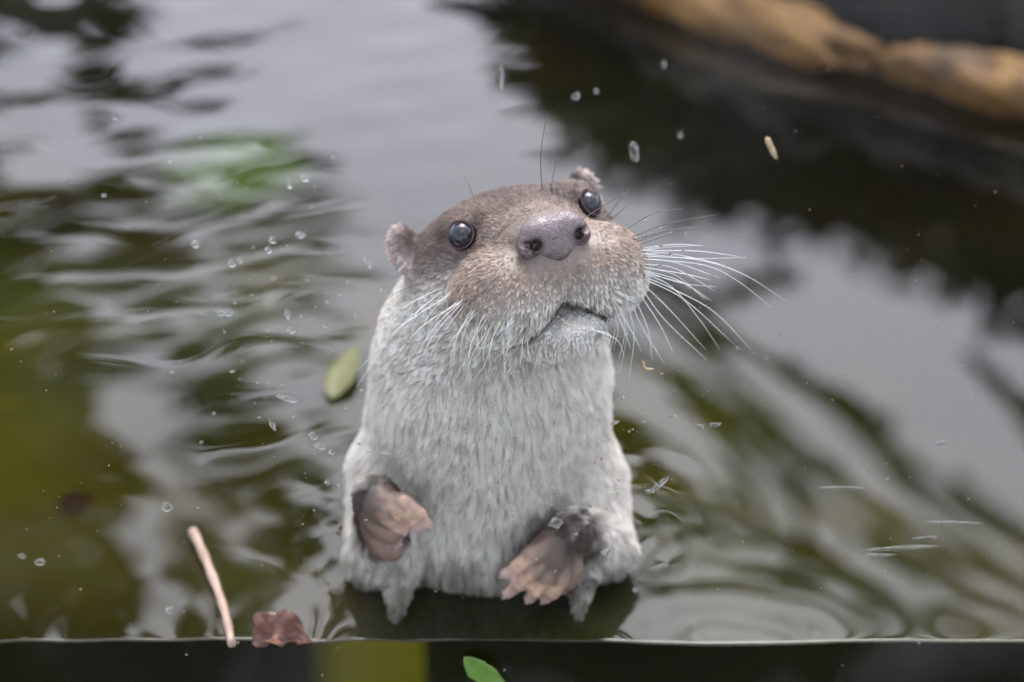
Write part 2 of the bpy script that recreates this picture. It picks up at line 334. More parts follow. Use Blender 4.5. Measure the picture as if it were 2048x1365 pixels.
class Field:
    def __init__(s, lo, hi, h):
        s.h = h; s.lo = np.array(lo, float); n = np.ceil((np.array(hi) - s.lo) / h).astype(int) + 1
        s.ax = [s.lo[i] + h * np.arange(n[i]) for i in range(3)]; s.f = np.full(n, .03, np.float32)
    def _sub(s, lo, hi):
        sl = [slice(max(0, int((lo[i] - s.lo[i]) / s.h)), max(0, min(len(s.ax[i]), int((hi[i] - s.lo[i]) / s.h) + 2))) for i in range(3)]
        P = np.stack(np.meshgrid(*[s.ax[i][sl[i]] for i in range(3)], indexing='ij'), -1)
        return tuple(sl), P
    def comb(s, sl, d, k, sub=False):
        a = s.f[sl]
        if sub: a = -a
        h = np.clip(.5 + .5 * (d - a) / k, 0, 1); v = d * (1 - h) + a * h - k * h * (1 - h)
        s.f[sl] = -v if sub else v
    def cone(s, a, b, ra, rb, k=.008, sub=False):
        a = np.array(a, float); b = np.array(b, float); m = max(ra, rb) + 2 * k + .004
        sl, P = s._sub(np.minimum(a, b) - m, np.maximum(a, b) + m)
        if 0 in P.shape: return
        ab = b - a; t = np.clip(((P - a) @ ab) / (ab @ ab + 1e-12), 0, 1)
        d = np.linalg.norm(P - a - t[..., None] * ab, axis=-1) - (ra + (rb - ra) * t)
        s.comb(sl, d, k, sub)
    def ell(s, c, r, ax=np.eye(3), k=.008, sub=False):
        c = np.array(c, float); r = np.array(r, float); m = r.max() + 2 * k + .004
        sl, P = s._sub(c - m, c + m)
        if 0 in P.shape: return
        q = (P - c) @ ax; k0 = np.linalg.norm(q / r, axis=-1); k1 = np.linalg.norm(q / r ** 2, axis=-1) + 1e-9
        s.comb(sl, k0 * (k0 - 1) / k1, k, sub)
    def mesh(s):
        f = s.f; neg = f < 0; nx, ny, nz = f.shape
        cnt = np.zeros((nx - 1, ny - 1, nz - 1), np.int8)
        cor = [(i, j, k) for i in (0, 1) for j in (0, 1) for k in (0, 1)]
        for i, j, k in cor: cnt += neg[i:nx - 1 + i, j:ny - 1 + j, k:nz - 1 + k]
        act = np.argwhere((cnt > 0) & (cnt < 8)); vid = np.full(cnt.shape, -1, np.int32); vid[tuple(act.T)] = np.arange(len(act))
        S = np.zeros((len(act), 3)); N = np.zeros(len(act))
        for a in cor:
            for ax in range(3):
                if a[ax]: continue
                b = list(a); b[ax] = 1
                fa = f[tuple((act + a).T)]; fb = f[tuple((act + b).T)]; m = (fa < 0) != (fb < 0)
                t = np.where(m, fa / np.where(m, fa - fb, 1), 0); p = np.tile(np.array(a, float), (len(act), 1)); p[:, ax] += t
                S += p * m[:, None]; N += m
        V = s.lo + s.h * (act + S / N[:, None]); Q = []
        for ax in range(3):
            u, v = (ax + 1) % 3, (ax + 2) % 3
            sl0 = [slice(None)] * 3; sl1 = [slice(None)] * 3; sl0[ax] = slice(0, -1); sl1[ax] = slice(1, None)
            ch = np.argwhere(neg[tuple(sl0)] != neg[tuple(sl1)])
            ch = ch[(ch[:, u] > 0) & (ch[:, v] > 0) & (ch[:, u] < f.shape[u] - 1) & (ch[:, v] < f.shape[v] - 1)]
            e = np.eye(3, dtype=int); g = lambda du, dv: vid[tuple((ch - du * e[u] - dv * e[v]).T)]
            q = np.stack([g(0, 0), g(1, 0), g(1, 1), g(0, 1)], -1)
            inside = neg[tuple(ch.T)]; q[~inside] = q[~inside][:, ::-1]; Q.append(q[:, ::-1] if False else q)
        return V, np.vstack(Q)

EYES = [(-.0330, .0191, .0162), (.0330, .0191, .0152)]; EYE_R = .0067
NOSE = np.array([0, .0545, .0060])
def otter_field():
    F = Field((-.125, .012, -.07), (.115, .245, .272), .00125)
    he = lambda c, r, k=.010, sub=False: F.ell(H2W(c), np.array(r) * HS, HR, k, sub)
    # head
    he((0, -.014, .006), (.049, .048, .0255), .014)
    for s in (-1, 1):
        he((s * .030, -.010, -.014), (.025, .034, .024), .014)       # cheek
        he((s * .026, .007, .0215), (.013, .017, .0070), .007)         # brow
    he((0, .024, .008), (.021, .036, .013), .010)                    # bridge
    for s in (-1, 1): he((s * .0230, .0300, -.0165), (.0268, .0285, .0240), .006)   # whisker pad
    he((0, .0440, -.0060), (.0170, .0130, .0170), .006)
    he((0, .0300, -.0415), (.0205, .0245, .0115), .0024)             # chin
    for s in (-1, 1):                                                # ear
        he((s * .0495, -.027, .0160 + .004 * (s > 0)), (.0075, .0060, .0115), .006)
        he((s * .0520, -.0220, .0170 + .004 * (s > 0)), (.0040, .0040, .0075), .003, True)
    # neck and trunk
    px = at_y
    F.cone(H2W((0, -.022, -.010)), px(985, 685, .120), .037, .0580, .018)
    col = [(985, 680, .119, .0590), (975, 770, .117, .0605), (975, 880, .122, .0630), (976, 1000, .122, .0650), (976, 1100, .116, .0560), (960, 1190, .108, .0430), (955, 1330, .108, .036)]
    for a, b in zip(col[:-1], col[1:]): F.cone(px(*a[:3]), px(*b[:3]), a[3], b[3], .02)
    # arms
    PA = {}
    arms = [dict(sh=(790, 945, .105), el=(768, 1110, .072), wr=(752, 995, .044)), dict(sh=(1160, 965, .105), el=(1190, 1090, .074), wr=(1146, 1060, .044))]
    for a in arms:
        F.cone(px(*a['sh']), px(*a['el']), .024, .0185, .016); F.cone(px(*a['el']), px(*a['wr']), .018, .0105, .006)
    for t in ([(790, 1120, .058), (796, 1185, .042), (790, 1250, .024)], [(1168, 1120, .060), (1160, 1175, .044), (1160, 1240, .027)]):   # wet elbow tufts
        F.cone(px(*t[0]), px(*t[1]), .0120, .0060, .006); F.cone(px(*t[1]), px(*t[2]), .0060, .0008, .003)
    # forepaws: palm, then digits as bent chains
    def digit(pts, ra, rb, k=.0030):
        p = [px(*q) for q in pts]; n = len(p) - 1
        for i in range(n): F.cone(p[i], p[i + 1], ra + (rb - ra) * i / n, ra + (rb - ra) * (i + 1) / n, k)
    palm = lambda a, b, ra, rb: F.cone(px(*a), px(*b), ra, rb, .006)
    palm((752, 995, .042), (776, 1022, .036), .0105, .0110); palm((760, 1020, .042), (772, 1080, .044), .0110, .0120)
    for pts in LEFT_DIGITS: digit(pts, .0055, .0034)
    palm((1140, 1065, .042), (1100, 1110, .036), .0115, .0130); palm((1140, 1085, .044), (1115, 1130, .042), .010, .010)
    for pts in RIGHT_DIGITS: digit(pts, .0060, .0036)
    # eye sockets, philtrum, mouth line
    for e in EYES: F.ell(H2W(e), np.full(3, EYE_R * 1.03 * HS), HR, .0015, True)
    F.cone(H2W((0, .0575, -.004)), H2W((0, .0550, -.027)), .0012, .0016, .003, True)
    for s in (-1, 1):
        p = LIPS(s)
        for dy in (.006, .001, -.004, -.009, -.014):
            for a, b in zip(p[:-1], p[1:]): F.cone(H2W(np.array(a) + [0, dy, 0]), H2W(np.array(b) + [0, dy, 0]), .0008, .0007, .0014, True)
    return F
LEFT_DIGITS = [[(770, 1000, .034), (815, 1005, .027), (846, 1028, .026), (866, 1050, .030)],
               [(765, 1008, .033), (800, 1020, .025), (826, 1040, .025), (842, 1056, .030)],
               [(760, 1015, .034), (782, 1034, .026), (802, 1052, .026), (812, 1066, .031)],
               [(745, 1035, .036), (765, 1062, .029), (786, 1076, .029), (800, 1086, .033)],
               [(750, 1060, .038), (770, 1100, .033), (790, 1112, .036), (800, 1108, .040)]]
RIGHT_DIGITS = [[(1100, 1090, .033), (1060, 1110, .027), (1028, 1136, .027), (1000, 1152, .031)],
                [(1100, 1105, .032), (1065, 1140, .025), (1032, 1172, .026), (1004, 1196, .031)],
                [(1112, 1115, .032), (1090, 1155, .025), (1068, 1186, .026), (1052, 1206, .031)],
                [(1128, 1120, .033), (1120, 1158, .027), (1102, 1190, .028), (1086, 1206, .032)],
                [(1142, 1110, .036), (1148, 1142, .032), (1136, 1170, .032), (1122, 1186, .035)]]

LIPS = lambda s: [(0, .0555, -.0270), (s * .008, .055, -.0310), (s * .018, .050, -.0370), (s * .030, .036, -.0415)]
LEFT_DIGITS, RIGHT_DIGITS = [[[tuple(np.array(d[0]) + (np.array(q) - np.array(d[0])) * .88) for q in d] for d in D] for D in (LEFT_DIGITS, RIGHT_DIGITS)]
BROWN = np.array([.185, .135, .110]); TAN = np.array([.42, .325, .265]); CREAM = np.array([.83, .785, .715]); DARKP = np.array([.085, .055, .042]); PAD = np.array([.46, .30, .215]); PINK = np.array([.50, .34, .31])
def paw_dist(p):
    d = np.full(len(p), 9.)
    for pts in LEFT_DIGITS + RIGHT_DIGITS:
        q = [at_y(*t) for t in pts]
        for a, b in zip(q[:-1], q[1:]):
            ab = b - a; t = np.clip((p - a) @ ab / (ab @ ab), 0, 1); d = np.minimum(d, np.linalg.norm(p - a - t[:, None] * ab, axis=1))
    return d
PAWS = [np.array([at_y(765, 1035, .04)]), np.array([at_y(1120, 1095, .04)])]
def coat_colour(p, n):
    h = W2H(p); x, y, z = h.T; nh = n @ HR
    N1 = vnoise(p[:, 0] * 240 + 50, p[:, 2] * 240 + p[:, 1] * 180 + 50, 31) - .5
    N2 = vnoise(p[:, 0] * 700 + 50, p[:, 2] * 700 + p[:, 1] * 500 + 50, 32) - .5
    # crown and cheeks: brown above a line through the ear base, under the eye
    line = .003 - .06 * np.clip(y, -.05, .02) + .7 * np.maximum(-.028 - y, 0) + .004 * N1
    b = sstep(line - .015, line + .008, z)
    muz = sstep(.018, .032, y)
    bm = sstep(-.030, -.008, z + .005 * N1 + .15 * np.maximum(np.abs(x) - .03, 0))
    c_skull = CREAM * .93 * (1 - b)[:, None] + BROWN * b[:, None]
    tan = TAN * (1 - sstep(.008, .020, z))[:, None] + (.55 * TAN + .45 * BROWN) * sstep(.008, .020, z)[:, None]
    c_muz = CREAM * (1 - bm)[:, None] + tan * bm[:, None]
    c = c_skull * (1 - muz)[:, None] + c_muz * muz[:, None]
    # pale inner ear
    ear = sstep(.046, .050, np.abs(x)) * sstep(.000, .006, z) * sstep(-.008, -.016, y) * sstep(-.050, -.040, y)
    c = c * (1 - ear)[:, None] + np.array([.60, .50, .46]) * ear[:, None]
    head = sstep(-.062, -.046, z)
    under = sstep(.02, -.02, z + .036)                               # under the jaw: cream
    body = CREAM * .96
    c = c * head[:, None] + body * (1 - head)[:, None]
    back = sstep(.15, .18, p[:, 1]) * (1 - head)                     # darker back fur
    c = c * (1 - back)[:, None] + (BROWN * 1.3) * back[:, None]
    c = c * (1 + .35 * N1 + .35 * N2)[:, None]
    wet = (sstep(.036, .002, p[:, 2] + .014 * N1) * .92)[:, None]; c = c * (1 - wet) + np.array([.115, .115, .06]) * wet
    # dark wet lip line
    lp = np.full(len(p), 9.)
    for s in (-1, 1):
        q = [np.array(t) for t in LIPS(s)]
        for a_, b_ in zip(q[:-1], q[1:]):
            ab = b_ - a_; ab = ab * [1, 0, 1]; dv = (h - a_) * [1, 0, 1]; t = np.clip(dv @ ab / (ab @ ab), 0, 1); lp = np.minimum(lp, np.linalg.norm(dv - t[:, None] * ab, axis=1) + 9 * (h[:, 1] < .022))
    t = .85 * sstep(.0022, .0010, lp)[:, None]; c = c * (1 - t) + np.array([.07, .045, .035]) * t
    ch = sstep(.016, .008, np.linalg.norm((h - [0, .03, -.046]) * [.8, 1, 1.2], axis=1))[:, None] * .85; c = c * (1 - ch) + np.array([.70, .62, .51]) * ch
    # paws
    for w, pc in enumerate(PAWS):
        dd = np.linalg.norm(p - pc, axis=1); t = sstep(.033, .017, dd + .010 * N1)[:, None] * (p[:, 1] < .066)[:, None]
        c = c * (1 - t) + DARKP * t
    return np.clip(c, .01, .9)

def fur_curves(name, V, T, N, parent, mat, body_bvh):
    r = np.random.default_rng(77)
    a, b, c = V[T[:, 0]], V[T[:, 1]], V[T[:, 2]]
    ar = .5 * np.linalg.norm(np.cross(b - a, c - a), axis=1); cen = (a + b + c) / 3
    h = W2H(cen); onhead = sstep(-.055, -.042, h[:, 2]) * sstep(-.075, -.06, h[:, 1])
    nrm = np.cross(b - a, c - a); nrm /= np.linalg.norm(nrm, axis=1)[:, None] + 1e-12
    view = CAM - cen; view /= np.linalg.norm(view, axis=1)[:, None]
    vis = sstep(-.75, -.35, (nrm * view).sum(1))
    den = (2.3e6 - .2e6 * onhead - .45e6 * onhead * sstep(.016, .034, h[:, 1])) * (vis + .15)
    den *= (cen[:, 2] > -.012)
    cnt = r.poisson(ar * den); ti = np.repeat(np.arange(len(T)), cnt); n = len(ti)
    u = r.random((n, 2)); su = np.sqrt(u[:, :1]); w0, w1, w2 = 1 - su, su * (1 - u[:, 1:]), su * u[:, 1:]
    P = a[ti] * w0 + b[ti] * w1 + c[ti] * w2
    NN = N[T[ti, 0]] * w0 + N[T[ti, 1]] * w1 + N[T[ti, 2]] * w2; NN /= np.linalg.norm(NN, axis=1)[:, None] + 1e-12
    h = W2H(P); keep = np.ones(n, bool)
    for e in EYES: keep &= np.linalg.norm(h - e, axis=1) > EYE_R * 1.05
    q = (h - NOSE) / np.array([.0190, .013, .0118]); keep &= np.linalg.norm(q, axis=1) > 1.0
    keep &= paw_dist(P) > .0100
    for s in (-1, 1):
        lq = [np.array(t) for t in LIPS(s)]
        for a_, b_ in zip(lq[:-1], lq[1:]):
            ab = b_ - a_; ab = ab * [1, 0, 1]; dv = (h - a_) * [1, 0, 1]; tt = np.clip(dv @ ab / (ab @ ab), 0, 1); keep &= (np.linalg.norm(dv - tt[:, None] * ab, axis=1) > .0011) | (h[:, 1] < .022)
    P, NN, h = P[keep], NN[keep], h[keep]; n = len(P)
    x, y, z = h.T
    hd = sstep(-.056, -.040, z); mz = sstep(.016, .034, y) * hd
    # flow: away from the nose over the head, downward on the trunk, out and down on the lips
    away = P - H2W(NOSE + [0, -.004, .002]); away /= np.linalg.norm(away, axis=1)[:, None]
    lipd = (np.sign(x)[:, None] * .55) * HR[:, 0] - HR[:, 2] * .9 - HR[:, 1] * .15
    down = np.array([0, 0, -1.]) + np.stack([.35 * (P[:, 0] + .012) / .07, np.zeros(n), np.zeros(n)], -1)
    low = (sstep(-.002, -.022, z) * mz)[:, None]
    fl = (away * (1 - low) + lipd * low) * hd[:, None] + down * (1 - hd)[:, None]
    j = vnoise(P[:, 0] * 90 + 30, P[:, 2] * 90 + P[:, 1] * 70 + 30, 41) - .5
    fl = fl + np.cross(NN, fl) * (j * .9)[:, None]
    fl -= NN * (fl * NN).sum(1)[:, None]; fl /= np.linalg.norm(fl, axis=1)[:, None] + 1e-9
    L = .0115 * (1 - hd) + hd * ((.0042 - .0013 * mz) + .0022 * sstep(-.020, -.030, z) * sstep(.004, .016, np.abs(x)))
    nose_d = np.linalg.norm((h - NOSE) / np.array([1.5, 1, 1.0]), axis=1); L *= .45 + .55 * sstep(.012, .024, nose_d)
    for e in EYES: L *= .45 + .55 * sstep(EYE_R * 1.1, EYE_R * 1.8, np.linalg.norm(h - e, axis=1))
    chin = sstep(.024, .016, np.linalg.norm((h - [0, .034, -.043]) * [.9, .8, 1.5], axis=1)); L *= 1 - .4 * chin
    for pc in PAWS: L *= .45 + .55 * sstep(.020, .032, np.linalg.norm(P - pc, axis=1))
    for t3 in ([(796, 1185, .042), (790, 1250, .024)], [(1160, 1175, .044), (1160, 1240, .027)]):
        a_, b_ = at_y(*t3[0]), at_y(*t3[1]); ab = b_ - a_; tt = np.clip((P - a_) @ ab / (ab @ ab), 0, 1); L *= .5 + .5 * sstep(.008, .016, np.linalg.norm(P - a_ - tt[:, None] * ab, axis=1))
    L *= r.uniform(.7, 1.2, n)
    lift = .24 * (1 - hd) + hd * (.34 + .25 * low[:, 0])
    lift *= 1 + .5 * (vnoise(P[:, 0] * 160 + 9, P[:, 2] * 160 + P[:, 1] * 120 + 9, 42) - .5)
    d0 = fl * .75 + NN * (lift + .25)[:, None] + r.normal(size=(n, 3)) * .10; d0 /= np.linalg.norm(d0, axis=1)[:, None]
    d1 = fl + NN * (lift * .35)[:, None] + r.normal(size=(n, 3)) * .10; d1 /= np.linalg.norm(d1, axis=1)[:, None]
    K = 5; pts = np.zeros((n, K, 3)); pts[:, 0] = P - NN * .0004
    for k in range(1, K):
        t = (k - .5) / (K - 1); dd = d0 * (1 - t) + d1 * t
        pts[:, k] = pts[:, k - 1] + dd * (L / (K - 1))[:, None]
    # wet clumping: hairs of one cell lean to the tip of a guide hair
    cell = np.where(hd > .5, .0016, .0036) * np.where(mz > .5, 1.5, 1.25)
    jit = r.normal(size=(n, 3)) * .12
    key = np.floor(P / cell[:, None] + jit + 1000).astype(np.int64); key = key[:, 0] * 4000003 + key[:, 1] * 2003 + key[:, 2] * 7 + (cell * 1e5).astype(int)
    _, first, inv = np.unique(key, return_index=True, return_inverse=True); g = first[inv]
    amt = .86 * (.55 + .45 * vnoise(P[:, 0] * 60 + 3, P[:, 2] * 60 + 3, 43)); amt = amt * np.where(hd > .5, 1, .68)
    for k in range(1, K):
        wgt = amt * (k / (K - 1)) ** 1.3
        pts[:, k] = pts[:, k] * (1 - wgt[:, None]) + (pts[g, k]) * wgt[:, None]
    cu = bpy.data.hair_curves.new(name); cu.add_curves([K] * n)
    cu.position_data.foreach_set('vector', pts.astype(np.float32).ravel())
    rad = np.array([1, .95, .8, .55, .12])[None, :] * np.where(hd > .5, .00015, .00013)[:, None] * r.uniform(.7, 1.3, n)[:, None]
    at = cu.attributes.get('radius') or cu.attributes.new('radius', 'FLOAT', 'POINT'); at.data.foreach_set('value', rad.astype(np.float32).ravel())
    colr = coat_colour(P, NN) * r.uniform(.78, 1.2, n)[:, None] * (1 + (r.random(n)[g] - .5) * np.where(mz > .3, .75, .45 * hd + .16))[:, None]; colr = np.clip(colr, .01, .92)
    ca = cu.attributes.new('coat', 'FLOAT_COLOR', 'CURVE'); ca.data.foreach_set('color', np.concatenate([colr, np.ones((n, 1))], 1).astype(np.float32).ravel())
    cu.materials.append(mat)
    o = bpy.data.objects.new(name, cu); COL.objects.link(o); o.parent = parent; o['kind'] = 'stuff'
    print('fur hairs', n)
    return o

def sphere_mesh(name, c, r, ax=np.eye(3), nu=24, nv=14):
    V = [];
    for j in range(nv + 1):
        ph = math.pi * j / nv
        for i in range(nu):
            th = 2 * math.pi * i / nu; q = np.array([math.sin(ph) * math.cos(th), math.sin(ph) * math.sin(th), math.cos(ph)]) * r
            V.append(np.array(c) + ax @ q)
    Q = [[j * nu + i, (j + 1) * nu + i, (j + 1) * nu + (i + 1) % nu, j * nu + (i + 1) % nu] for j in range(nv) for i in range(nu)]
    return mesh_np(name, V, np.array(Q))

def build_otter():
    F = otter_field(); V, Q = F.mesh()
    me = mesh_np('otter', V, Q)
    V = np.empty(len(me.vertices) * 3, np.float32); me.vertices.foreach_get('co', V); V = V.reshape(-1, 3).astype(float)
    N = np.empty(len(V) * 3, np.float32); me.vertex_normals.foreach_get('vector', N); N = N.reshape(-1, 3).astype(float)
    print('otter verts', len(V), 'normal check', float(((V - V.mean(0)) * N).sum(1).mean()))
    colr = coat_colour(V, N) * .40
    pd = paw_dist(V); tip = np.zeros(len(V))
    for pts in LEFT_DIGITS + RIGHT_DIGITS:
        q = at_y(*pts[-1]); tip = np.maximum(tip, sstep(.012, .004, np.linalg.norm(V - q, axis=1)))
    f = sstep(.0110, .0075, pd)[:, None]; nz = vnoise(V[:, 0] * 300 + 50, V[:, 2] * 300 + 50, 51)[:, None]
    front = sstep(.0, -.5, N[:, 1])[:, None]
    base_t = np.ones(len(V))
    for pts in LEFT_DIGITS + RIGHT_DIGITS: base_t = np.minimum(base_t, 1 - sstep(.016, .007, np.linalg.norm(V - at_y(*pts[0]), axis=1)) * .8)
    padc = (PAD * (.55 + .7 * nz)) * (1 - tip[:, None]) + PINK * tip[:, None]
    padc = padc * base_t[:, None] + DARKP * 1.5 * (1 - base_t[:, None])
    crease = sstep(.0050, .0068, pd)[:, None]
    for pts in (LEFT_DIGITS[4], LEFT_DIGITS[3], RIGHT_DIGITS[4]):       # the outer toes are darker
        for q in pts[:3]: crease = np.maximum(crease, .75 * sstep(.009, .005, np.linalg.norm(V - at_y(*q), axis=1))[:, None])
    padc = padc * (1 - crease) + DARKP * .8 * crease
    colr = colr * (1 - f) + (padc * front + DARKP * (1 - front)) * f
    # dark lip line and eye rims
    h = W2H(V)
    for e in EYES:
        t = sstep(EYE_R * 1.45, EYE_R * 1.2, np.linalg.norm(h - e, axis=1))[:, None]; colr = colr * (1 - t) + np.array([.16, .085, .08]) * t
    ca = me.attributes.new('coat', 'FLOAT_COLOR', 'POINT'); ca.data.foreach_set('color', np.concatenate([colr, np.ones((len(V), 1))], 1).astype(np.float32).ravel())
    b = Nodes('otter_skin'); a = b.n('ShaderNodeAttribute', attribute_name='coat').outputs['Color']
    skin = b.surf(b.n('ShaderNodeBsdfPrincipled', {'Base Color': a, 'Roughness': .5, 'Normal': b.bump(b.noise(900, 3, b.coords()), .3, .0006)}).outputs[0])
    o = obj('otter', me, skin)
    tag(o, 'wet brown and cream otter rearing out of the pond, looking up through the glass', 'otter')
    b = Nodes('wet_fur'); a = b.n('ShaderNodeAttribute', attribute_name='coat').outputs['Color']
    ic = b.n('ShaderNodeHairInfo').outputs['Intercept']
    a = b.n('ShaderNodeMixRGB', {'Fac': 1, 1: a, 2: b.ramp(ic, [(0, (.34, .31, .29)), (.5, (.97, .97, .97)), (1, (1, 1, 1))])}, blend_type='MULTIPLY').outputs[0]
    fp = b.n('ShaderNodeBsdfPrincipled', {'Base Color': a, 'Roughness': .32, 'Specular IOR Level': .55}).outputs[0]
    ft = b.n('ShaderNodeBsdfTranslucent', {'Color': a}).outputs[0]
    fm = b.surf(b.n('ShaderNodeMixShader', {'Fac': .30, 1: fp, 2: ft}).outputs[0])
    T = np.concatenate([Q[:, [0, 1, 2]], Q[:, [0, 2, 3]]])
    bvh = BVHTree.FromPolygons([tuple(p) for p in V], [tuple(int(i) for i in q) for q in Q])
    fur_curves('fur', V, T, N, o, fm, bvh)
    # eyes
    b = Nodes('dark_eye'); em = b.surf(b.n('ShaderNodeBsdfPrincipled', {'Base Color': (.009, .010, .016, 1), 'Roughness': .02, 'Specular IOR Level': .48}).outputs[0])
    lid = simple('eyelid_skin', [(.3, (.045, .026, .025)), (.7, (.13, .075, .07))], 200, .75, .2, .0005, spec=.2)
    for e in EYES:
        ey = obj('eye', sphere_mesh('eye', H2W(e), EYE_R * HS), em, o)
        # lid ring round the opening, facing outward
        out = HR @ np.array([np.sign(e[0]) * .55, .78, .30]); out /= np.linalg.norm(out)
        s1 = np.cross(out, [0, 0, 1.]); s1 /= np.linalg.norm(s1); s2 = np.cross(out, s1)
        c = H2W(e) + out * EYE_R * HS * .30; rr = EYE_R * HS * .99; V2 = []; nu, nv = 32, 8
        for i in range(nu):
            th = 2 * math.pi * i / nu; dirn = s1 * math.cos(th) + s2 * math.sin(th)
            for j in range(nv):
                ph = 2 * math.pi * j / nv; V2.append(c + dirn * (rr + .0005 * math.cos(ph)) + out * .0005 * math.sin(ph))
        q2 = np.array([[i * nv + j, i * nv + (j + 1) % nv, ((i + 1) % nu) * nv + (j + 1) % nv, ((i + 1) % nu) * nv + j] for i in range(nu) for j in range(nv)])
        obj('eyelid', mesh_np('eyelid', V2, q2), lid, ey)
    cm = simple('claw_horn', [(.3, (.36, .25, .21)), (.7, (.52, .40, .36))], 300, .35, .1, .0003)
    for pts in LEFT_DIGITS + RIGHT_DIGITS:
        a_, b_ = at_y(*pts[-2]), at_y(*pts[-1]); d_ = (b_ - a_) / np.linalg.norm(b_ - a_)
        cv = bez([b_ - d_ * .001 + [0, -.0012, 0], b_ + d_ * .0042 + [0, -.0016, 0], b_ + d_ * .0068 + [0, .0004, -.0006]], 8); v_, q_, t_ = tube(cv, np.linspace(.0018, .0004, 8), 7)
        obj('claw', mesh_np('claw', v_, [q_, t_]), cm, o)
    # nose pad with nostrils
    NS = .93
    G = Field(H2W(NOSE) - .030, H2W(NOSE) + .030, .0004)
    ne = lambda c, r, k=.003, sub=False: G.ell(H2W(NOSE + np.array(c) * NS), np.array(r) * HS * NS, HR, k, sub)
    ne((0, 0, .0005), (.0140, .0070, .0110), .003)
    for s in (-1, 1):
        ne((s * .0085, -.0005, .0040), (.0085, .007, .0068), .004); ne((s * .0145, -.0020, -.0020), (.0055, .0065, .0062), .003)
    ne((0, -.0005, -.0075), (.0062, .0060, .0054), .004)
    for s in (-1, 1):
        ne((s * .0118, .0055, -.0022), (.0026, .0060, .0029), .0012, True); G.cone(H2W(NOSE + np.array([s * .0125, .0050, -.0018])), H2W(NOSE + np.array([s * .0195, .0010, .0014])), .0021, .0014, .0012, True)
    v, q = G.mesh()
    b = Nodes('nose_leather'); co = b.coords(); cn = b.noise(420, 4, co); pg = b.n('ShaderNodeAttribute', attribute_name='pigment_shade').outputs['Fac']
    cc = b.ramp(cn, [(.3, (.085, .060, .064)), (.6, (.15, .115, .122)), (.8, (.22, .175, .182))])
    vo = b.n('ShaderNodeTexVoronoi', {'Vector': co, 'Scale': 620.0}, feature='DISTANCE_TO_EDGE').outputs['Distance']
    cc = b.n('ShaderNodeMixRGB', {'Fac': pg, 1: cc, 2: (.035, .018, .018, 1)}).outputs[0]
    nm = b.surf(b.n('ShaderNodeBsdfPrincipled', {'Base Color': cc, 'Roughness': .34, 'Normal': b.bump(vo, .5, .0011)}).outputs[0])
    nme = mesh_np('nose', v, q); v = np.empty(len(nme.vertices) * 3, np.float32); nme.vertices.foreach_get('co', v); hn = W2H(v.reshape(-1, 3)) - NOSE
    pig_shade = sstep(.0015, -.0025, hn[:, 1]) * .75
    for s in (-1, 1): pig_shade = np.maximum(pig_shade, sstep(.0058, .0030, np.linalg.norm((hn - [s * .0118, .003, -.0020]) * [1, .5, 1], axis=1)))  # shade of the nostril hollows painted in beside the rim pigment
    pig_shade = np.maximum(pig_shade, sstep(-.0085, -.0125, hn[:, 2]) * .9)
    nme.attributes.new('pigment_shade', 'FLOAT', 'POINT').data.foreach_set('value', pig_shade.astype(np.float32))
    obj('nose', nme, nm, o)
    # whiskers
    wm_w = simple('pale_whisker', [(.3, (.62, .64, .62)), (.7, (.8, .8, .78))], 40, .3, .0)
    wm_d = simple('dark_whisker', [(.3, (.07, .055, .045)), (.7, (.16, .13, .11))], 40, .35, .0)
    drop_m = glass_like('whisker_drop_water', 1.33)
    def surf_pt(x, row):
        d = ray(x, row); hit = bvh.ray_cast(Vector(CAM), Vector(d))
        if hit[0] is None:
            hit = bvh.find_nearest(Vector(CAM + d * 1.26)); 
        return np.array(hit[0])
    r = np.random.default_rng(3)
    def whisker(pts, ra=.00034, dark=False, dy=0.0, beads=0):
        p0 = surf_pt(*pts[0]); y0 = p0[1]; P = [p0 + (np.array(p0) - CAM) / np.linalg.norm(p0 - CAM) * .001]
        L = len(pts) - 1
        for i, (x, row) in enumerate(pts[1:]): P.append(at_y(x, row, max(.010, y0 + dy * ((i + 1) / L) ** 1.0)))
        c = bez(P, 16); t = np.linspace(0, 1, 16)
        v, q, tt = tube(c, ra * (1 - t) ** .6 + .00004, 5)
        wk = obj('whisker', mesh_np('whisker', v, [q, tt]), wm_d if dark else wm_w, o)
        for k in range(beads):
            u = r.uniform(.15, .75); i = u * 15; cpt = c[int(i)] * (1 - i % 1) + c[int(i) + 1] * (i % 1)
            obj('water_bead', sphere_mesh('water_bead', cpt + [0, 0, -.0003], r.uniform(.0006, .0010), nu=10, nv=6), drop_m, wk)
    RW = [([(1282, 497), (1350, 489), (1410, 492)], 1), ([(1284, 502), (1390, 502), (1480, 513)], 1), ([(1284, 512), (1400, 520), (1490, 550), (1572, 602)], 2), ([(1286, 518), (1350, 525), (1440, 556)], 0),
          ([(1286, 528), (1350, 537), (1430, 582)], 1), ([(1287, 540), (1360, 562), (1424, 602)], 2), ([(1286, 552), (1350, 580), (1430, 625), (1510, 708)], 0), ([(1285, 556), (1370, 600), (1470, 690)], 1),
          ([(1284, 566), (1340, 620), (1412, 700)], 1), ([(1282, 575), (1330, 640), (1416, 722)], 1), ([(1278, 586), (1320, 650), (1346, 704)], 0), ([(1270, 596), (1296, 660), (1304, 722)], 0),
          ([(1262, 600), (1282, 650), (1330, 730)], 0), ([(1255, 606), (1268, 670), (1258, 760)], 0), ([(1286, 535), (1370, 548), (1420, 560)], 0), ([(1286, 545), (1345, 575), (1400, 640), (1440, 700)], 1),
          ([(1286, 508), (1340, 507), (1450, 530)], 1), ([(1240, 612), (1250, 660), (1238, 720)], 0), ([(1225, 618), (1236, 660), (1226, 700)], 0)]
